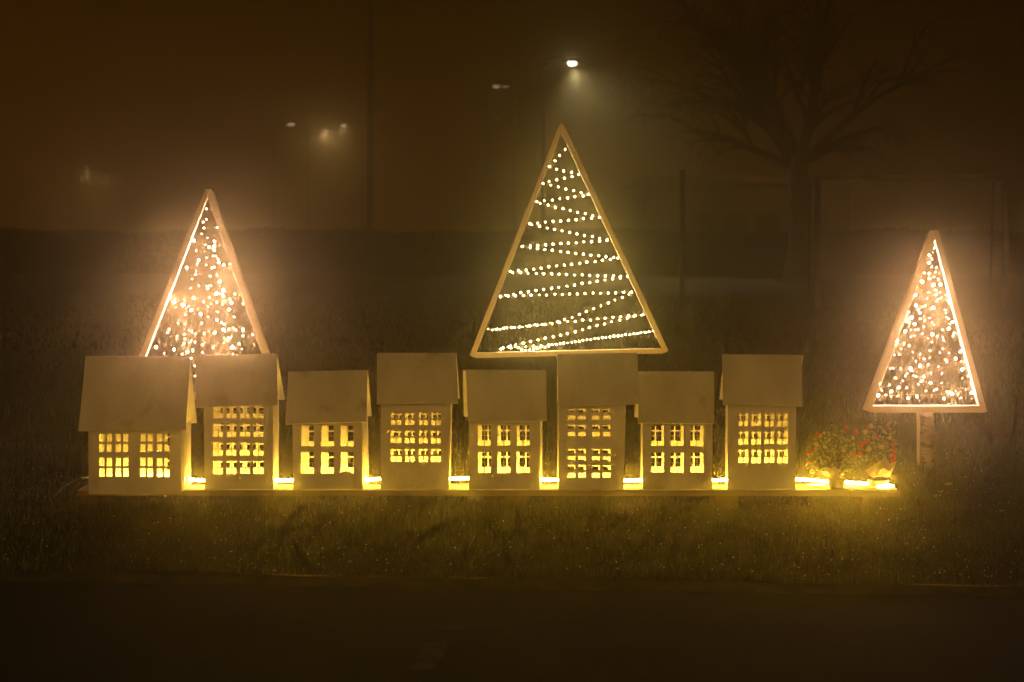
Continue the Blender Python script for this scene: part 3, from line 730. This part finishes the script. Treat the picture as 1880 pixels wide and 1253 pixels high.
# fallen leaves
M_leaf = mat('dry_leaf', (.45,.33,.18), .6)
g = random.Random(12)
for i, (px, py, lab) in enumerate(((1741,889,'pale dry leaf on the grass right of the birch post'), (1727,903,'small curled dry leaf in the grass below the birch post'), (1717,911,'thin dry leaf lying in the grass near the platform end'), (1839,938,'dry leaf standing up in the grass at the far right'))):
    p = P(px, py, (H-.05)*FPX/(py-HOR)); m = MB(); L = .02 if i == 0 else .012
    a = g.uniform(-.4,.4); dx_ = Vector((math.cos(a), math.sin(a), .1)); dy_ = Vector((-math.sin(a), math.cos(a), .35))
    vs = [p-dx_*L, p-dx_*L*.4+dy_*L*.5, p+dx_*L*.5+dy_*L*.42, p+dx_*L*1.1+Vector((0,0,.006)), p+dx_*L*.5-dy_*L*.42, p-dx_*L*.4-dy_*L*.5, p+Vector((0,0,-.004))]
    m.add(vs, [(0,1,6),(1,2,6),(2,3,6),(3,4,6),(4,5,6),(5,0,6)]); o = m.build('fallen_leaf', M_leaf); o.modifiers.new('t','SOLIDIFY').thickness = .0006
    tag(o, lab, 'leaf', 'fallen leaves on the lawn')

# ------------------------------------------------------------------ background in the fog
M_dark = mat('dark_painted_metal', (.05,.05,.05), .6); M_goal = mat('goal_post_paint', (.17,.16,.15), .6)
M_goal2 = mat('goal_band_paint', (.05,.03,.025), .6)
def lamp(label, px, py, Y, strength, col, head, spot, arm=.8, aim=(0,0,-1), ang=110, side=1, lens=.22):
    p = P(px, py, Y); root = empty('street_lamp', (p.x+side*arm, Y+.3, 0)); tag(root, label, 'street lamp', 'street lamps glowing in the fog')
    x0 = root.location.x
    m = MB(); m.tube([(x0,Y+.3,0),(x0,Y+.3,p.z*.5),(x0,Y+.3,p.z-.1)], [.08,.06,.045], 10); m.build('pole', M_dark, root, smooth=True)
    m = MB(); m.tube([(x0,Y+.3,p.z-.15),(x0-side*.1*arm,Y+.25,p.z+.12),(x0-side*.6*arm,Y+.1,p.z+.2),(p.x+side*.2,Y,p.z+.14)], .03, 8); m.build('arm', M_dark, root, smooth=True)
    m = MB(); m.lathe([(0,.13),(.10,.12),(.22,.06),(.26,.0),(.25,-.01)], p+Vector((0,0,.02)), 20, Matrix.Diagonal((1.2,.8,1))); m.build('housing', M_dark, root, smooth=True)
    m = MB(); m.sphere(p+Vector((0,0,-.01)), lens, 16, 8, (1.0,.8,.62)); m.build('lens', emat('lamp_glass', col, head), root, smooth=True)
    if spot:
        ld = bpy.data.lights.new('lamp_light', 'SPOT'); lo = bpy.data.objects.new('lamp_light', ld); C.objects.link(lo); lo.parent = root
        ld.energy = spot; ld.color = col; ld.spot_size = R(ang); ld.spot_blend = .9; ld.shadow_soft_size = .08
        lo.location = p+Vector((0,0,-.22))-root.location; lo.rotation_euler = Vector(aim).to_track_quat('-Z','Y').to_euler()
LW = (1.0,.90,.66); LO = (1.0,.72,.42)
lamp('brightest white street lamp above the middle triangle', 1050.5, 115.5, 55, 1, LW, 14, 1900, aim=(.40,-.7,-1), ang=105, side=-1, lens=.13)
lamp('faint street lamp disc high left of the bright one', 911, 158, 88, 1, LO, 1.6, 0, side=1, lens=.16)
lamp('faintest street lamp just right of its twin beside the bright lamp', 928, 158, 92, 1, LO, .8, 0, side=-1, lens=.16)
lamp('small street lamp dot left of the glowing pair', 534.5, 227.5, 86, 1, LO, 2.0, 0, side=-1, lens=.16)
lamp('street lamp at the right end of the glowing smear', 631, 230, 84, 1, LO, 2.2, 200, aim=(-.4,-.8,-1), side=1, lens=.14)
lamp('street lamp at the left end of the glowing smear', 597, 239, 90, 1, LO, 1.2, 200, aim=(.2,-.8,-1), side=-1, lens=.14)
lamp('low dim street lamp farthest left in the fog', 160, 313, 88, 1, LO, .6, 80, aim=(0,-.8,-1), side=-1, lens=.14)
lamp('low dim street lamp right of the farthest left one', 198, 321, 90, 1, LO, .4, 80, aim=(-.1,-.8,-1), side=1, lens=.14)

# football goal on the far right
YG = 32.0
root = empty('goal', (P(1672,0,YG).x, YG, 0)); tag(root, 'small sports goal of square posts barely visible in fog behind the right tree', 'goal')
x0, x1 = P(1501,0,YG).x, P(1845,0,YG).x; zt = P(0,322,YG).z; r_ = .04
for x in (x0, x1):
    for k in range(6):
        za, zb_ = zt*k/6, zt*(k+1)/6
        m = MB(); m.box((x-r_, YG-r_, za+.001), (x+r_, YG+r_, zb_)); m.build('post_band', M_goal if k % 2 == (0 if k < 4 else 1) and k != 5 else M_goal2, root)
for k in range(9):
    xa, xb = x0+r_+.001+(x1-x0-2*r_)*k/9, x0+r_+(x1-x0-2*r_)*(k+1)/9
    m = MB(); m.box((xa, YG-r_, zt-.08), (xb, YG+r_, zt)); m.build('crossbar_band', M_goal2 if k % 2 == 0 else M_goal, root)
for x in (x0, x1):
    m = MB(); m.tube([(x, YG+.04, zt-.04), (x, YG+.8, zt-.1), (x, YG+1.0, 0)], .018, 8); m.build('net_stay', M_dark, root)
m = MB(); m.tube([(x0, YG+1.0, .02), (x1, YG+1.0, .02)], .018, 8); m.build('ground_bar', M_dark, root)

# low hall behind the bare tree
YB = 67.0
root = empty('hall_building', (P(1310,0,YB).x, YB, 0)); tag(root, 'long low hall with a pale roof edge behind the bare tree', 'building')
M_hall = mat('hall_render', (.24,.20,.14), .9, (.30,.25,.18), 1); M_fascia = mat('fascia_boards', (.40,.28,.16), .7)
M_win = mat('dark_window_glass', (.02,.02,.02), .1)
xa, xb = P(1185,0,YB).x, P(1560,0,YB).x; zt = P(0,338,YB).z
m = MB(); m.box((xa, YB, 0), (xb, YB+8, zt)); m.build('wall', M_hall, root)
m = MB(); m.box((xa-.3, YB-.45, zt+.003), (xb+.3, YB+8.3, zt+.13)); m.build('roof', M_dark, root)
m = MB(); m.box((xa-.3, YB-.5, zt+.02), (xb+.3, YB-.453, zt+.26)); m.build('fascia', M_fascia, root)
for px in (1290,1350,1410,1500):
    c_ = P(px,0,YB).x; m = MB(); m.box((c_-.4, YB-.02, 1.1), (c_+.4, YB-.004, 1.9)); m.build('window', M_win, root)
root = empty('post', (P(1253,0,38).x, 38, 0)); tag(root, 'thin dark post standing left of the bare tree', 'post')
m = MB(); m.tube([(root.location.x,38,0),(root.location.x,38,1.2),(root.location.x,38,P(0,316,38).z)], [.06,.055,.05], 10); m.build('shaft', M_dark, root)
m = MB(); m.lathe([(.052,0),(.062,.01),(.05,.04),(0,.05)], Vector((root.location.x,38,P(0,316,38).z)), 12); m.build('cap', M_dark, root)
root = empty('lamp_mast', (P(680,0,58).x, 58, 0)); tag(root, 'tall dark mast rising out of frame left of the middle triangle', 'mast')
x = root.location.x
m = MB(); m.tube([(x,58,0),(x,58,4),(x,58,9.5)], [.12,.10,.07], 10); m.build('shaft', M_dark, root)
m = MB(); m.box((x-.5,57.9,9.45),(x+.5,58.1,9.6)); m.build('crossarm', M_dark, root)
for s in (-.35,.35):
    m = MB(); m.box((x+s-.15,57.75,9.25),(x+s+.15,57.95,9.44)); m.build('floodlight', M_dark, root)

# clipped hedge closing the field
M_hedge = mat('hedge_leaves', (.02,.03,.01), .8, (.05,.06,.02), 12)
def hedge(label, x0, x1, Y, h, seed):
    g = np.random.default_rng(seed); n_ = 60000
    X = g.uniform(x0,x1,n_); t_ = g.random(n_); Y_ = Y+g.uniform(-.5,.5,n_); Z_ = np.where(t_<.4, h+g.normal(0,.04,n_), g.uniform(0,h,n_))
    Yf = np.where(t_<.4, Y_, np.where(t_<.85, Y-.5+g.normal(0,.05,n_), Y+.5+g.normal(0,.05,n_)))
    Z_ = Z_ + .05*np.sin(X*.7)+.03*np.sin(X*2.3)
    m_ = bpy.data.meshes.new('hedge'); c_ = np.stack([X,Yf,Z_],1)
    a = g.normal(0,1,(n_,3)); a /= np.linalg.norm(a,axis=1)[:,None]; b_ = np.cross(a, g.normal(0,1,(n_,3))); b_ /= np.linalg.norm(b_,axis=1)[:,None]
    s = .06
    V = np.stack([c_-a*s, c_+b_*s*.6, c_+a*s, c_-b_*s*.6],1).reshape(-1,3)
    m_.from_pydata(V.tolist(), [], (np.arange(n_*4).reshape(-1,4)).tolist()); m_.materials.append(M_hedge); m_.update()
    root = empty('hedge', ((x0+x1)/2, Y, 0)); tag(root, label, 'hedge', 'hedges across the field')
    o = bpy.data.objects.new('foliage', m_); C.objects.link(o); o.parent = root; o.matrix_parent_inverse = Matrix.Translation(-root.location)
    q = MB(); q.box((x0,Y-.42,0),(x1,Y+.42,h-.05)); q.build('core', M_hedge, root)
hedge('long low clipped hedge running across the far edge of the foggy field', -30, 22.0, 60, H+.02, 3)

# big bare tree with drooping outer limbs
def bare_tree(px, Y):
    g = random.Random(31); base = P(px, 0, Y); base.z = 0
    root = empty('bare_tree', base); tag(root, 'big bare tree with spreading drooping branches in the fog', 'tree')
    M_bark = mat('bark', (.06,.05,.04), .9, (.10,.08,.06), 6, bump=.6)
    M_tw = mat('twigs_and_last_leaves', (.08,.06,.03), .8, (.13,.10,.04), 6)
    zf = P(0,296,Y).z
    m = MB(); m.tube([base+Vector((0,0,z)) + Vector((.05*math.sin(z),0,0)) for z in (0,.25,.8,1.6,2.4,zf+.1)], [.42,.32,.27,.25,.25,.24], 14); m.build('trunk', M_bark, root, smooth=True)
    limbs, tw = MB(), MB(); lv = MB()
    top = base+Vector((.05*math.sin(zf),0,zf-.1))
    def grow(p, d, L, r, depth, droop):
        n_ = 7; pts = [p]; d = d.normalized()
        for i in range(n_):
            d = (d+Vector((g.uniform(-1,1),g.uniform(-1,1),g.uniform(-1,1)))*.13+Vector((0,0,-droop*(i/n_)*.35))).normalized(); pts.append(pts[-1]+d*L/n_)
        rs = [r*(1-.6*i/n_) for i in range(n_+1)]
        (limbs if depth < 2 else tw).tube(pts, rs, 6 if depth < 2 else 4, cap=False)
        if depth >= 4:
            if g.random() < .35:
                c_ = pts[-1]; a = Vector((g.uniform(-1,1),g.uniform(-1,1),g.uniform(-1,1))).normalized()*.045; b_ = a.orthogonal().normalized()*.03
                lv.add([c_-a, c_+b_, c_+a, c_-b_], [(0,1,2,3)])
            return
        for k in range({0:5,1:5,2:5,3:4}[depth]):
            i = g.randint(2, n_); q = pts[i]; dd = (pts[i]-pts[i-1]).normalized()
            nd = dd+Vector((g.uniform(-1,1),g.uniform(-1,1),g.uniform(-.5,.8)))*(.75 if depth else .6)
            grow(q, nd, L*g.uniform(.42,.62), rs[i]*.62, depth+1, droop*1.15)
    for ang, el, L, dr in ((180,28,3.7,.55),(170,48,4.3,.5),(195,62,4.6,.4),(120,70,4.8,.3),(60,76,5.0,.3),(10,62,4.6,.35),(-15,45,4.2,.45),(20,30,3.4,.5),(-70,60,4.2,.3),(200,40,4.0,.5),(150,80,5,.25)):
        d = Vector((math.cos(R(ang))*math.cos(R(el)), math.sin(R(ang))*math.cos(R(el)), math.sin(R(el))))
        grow(top+Vector((0,0,g.uniform(-.1,.1))), d, L*.78, .13, 0, dr)
    limbs.build('limbs', M_bark, root, smooth=True); tw.v and tw.build('crown', M_tw, root)
    if lv.v: o = lv.build('leaves', M_tw, root)
bare_tree(1464, 49)

# ------------------------------------------------------------------ haze
m = MB(); m.box((-60,-9,-1.1),(60,118,14)); 
M_h = bpy.data.materials.new('haze'); M_h.use_nodes = True; n = M_h.node_tree; n.nodes.clear()
o_ = n.nodes.new('ShaderNodeOutputMaterial'); v = n.nodes.new('ShaderNodeVolumePrincipled')
v.inputs['Color'].default_value = (.97,.83,.46,1); v.inputs['Density'].default_value = HAZE_DENSITY; v.inputs['Anisotropy'].default_value = HAZE_G
n.links.new(v.outputs[0], o_.inputs['Volume'])
tag(m.build('haze', M_h), kind='stuff', label='night fog filling the whole scene', cat='fog')
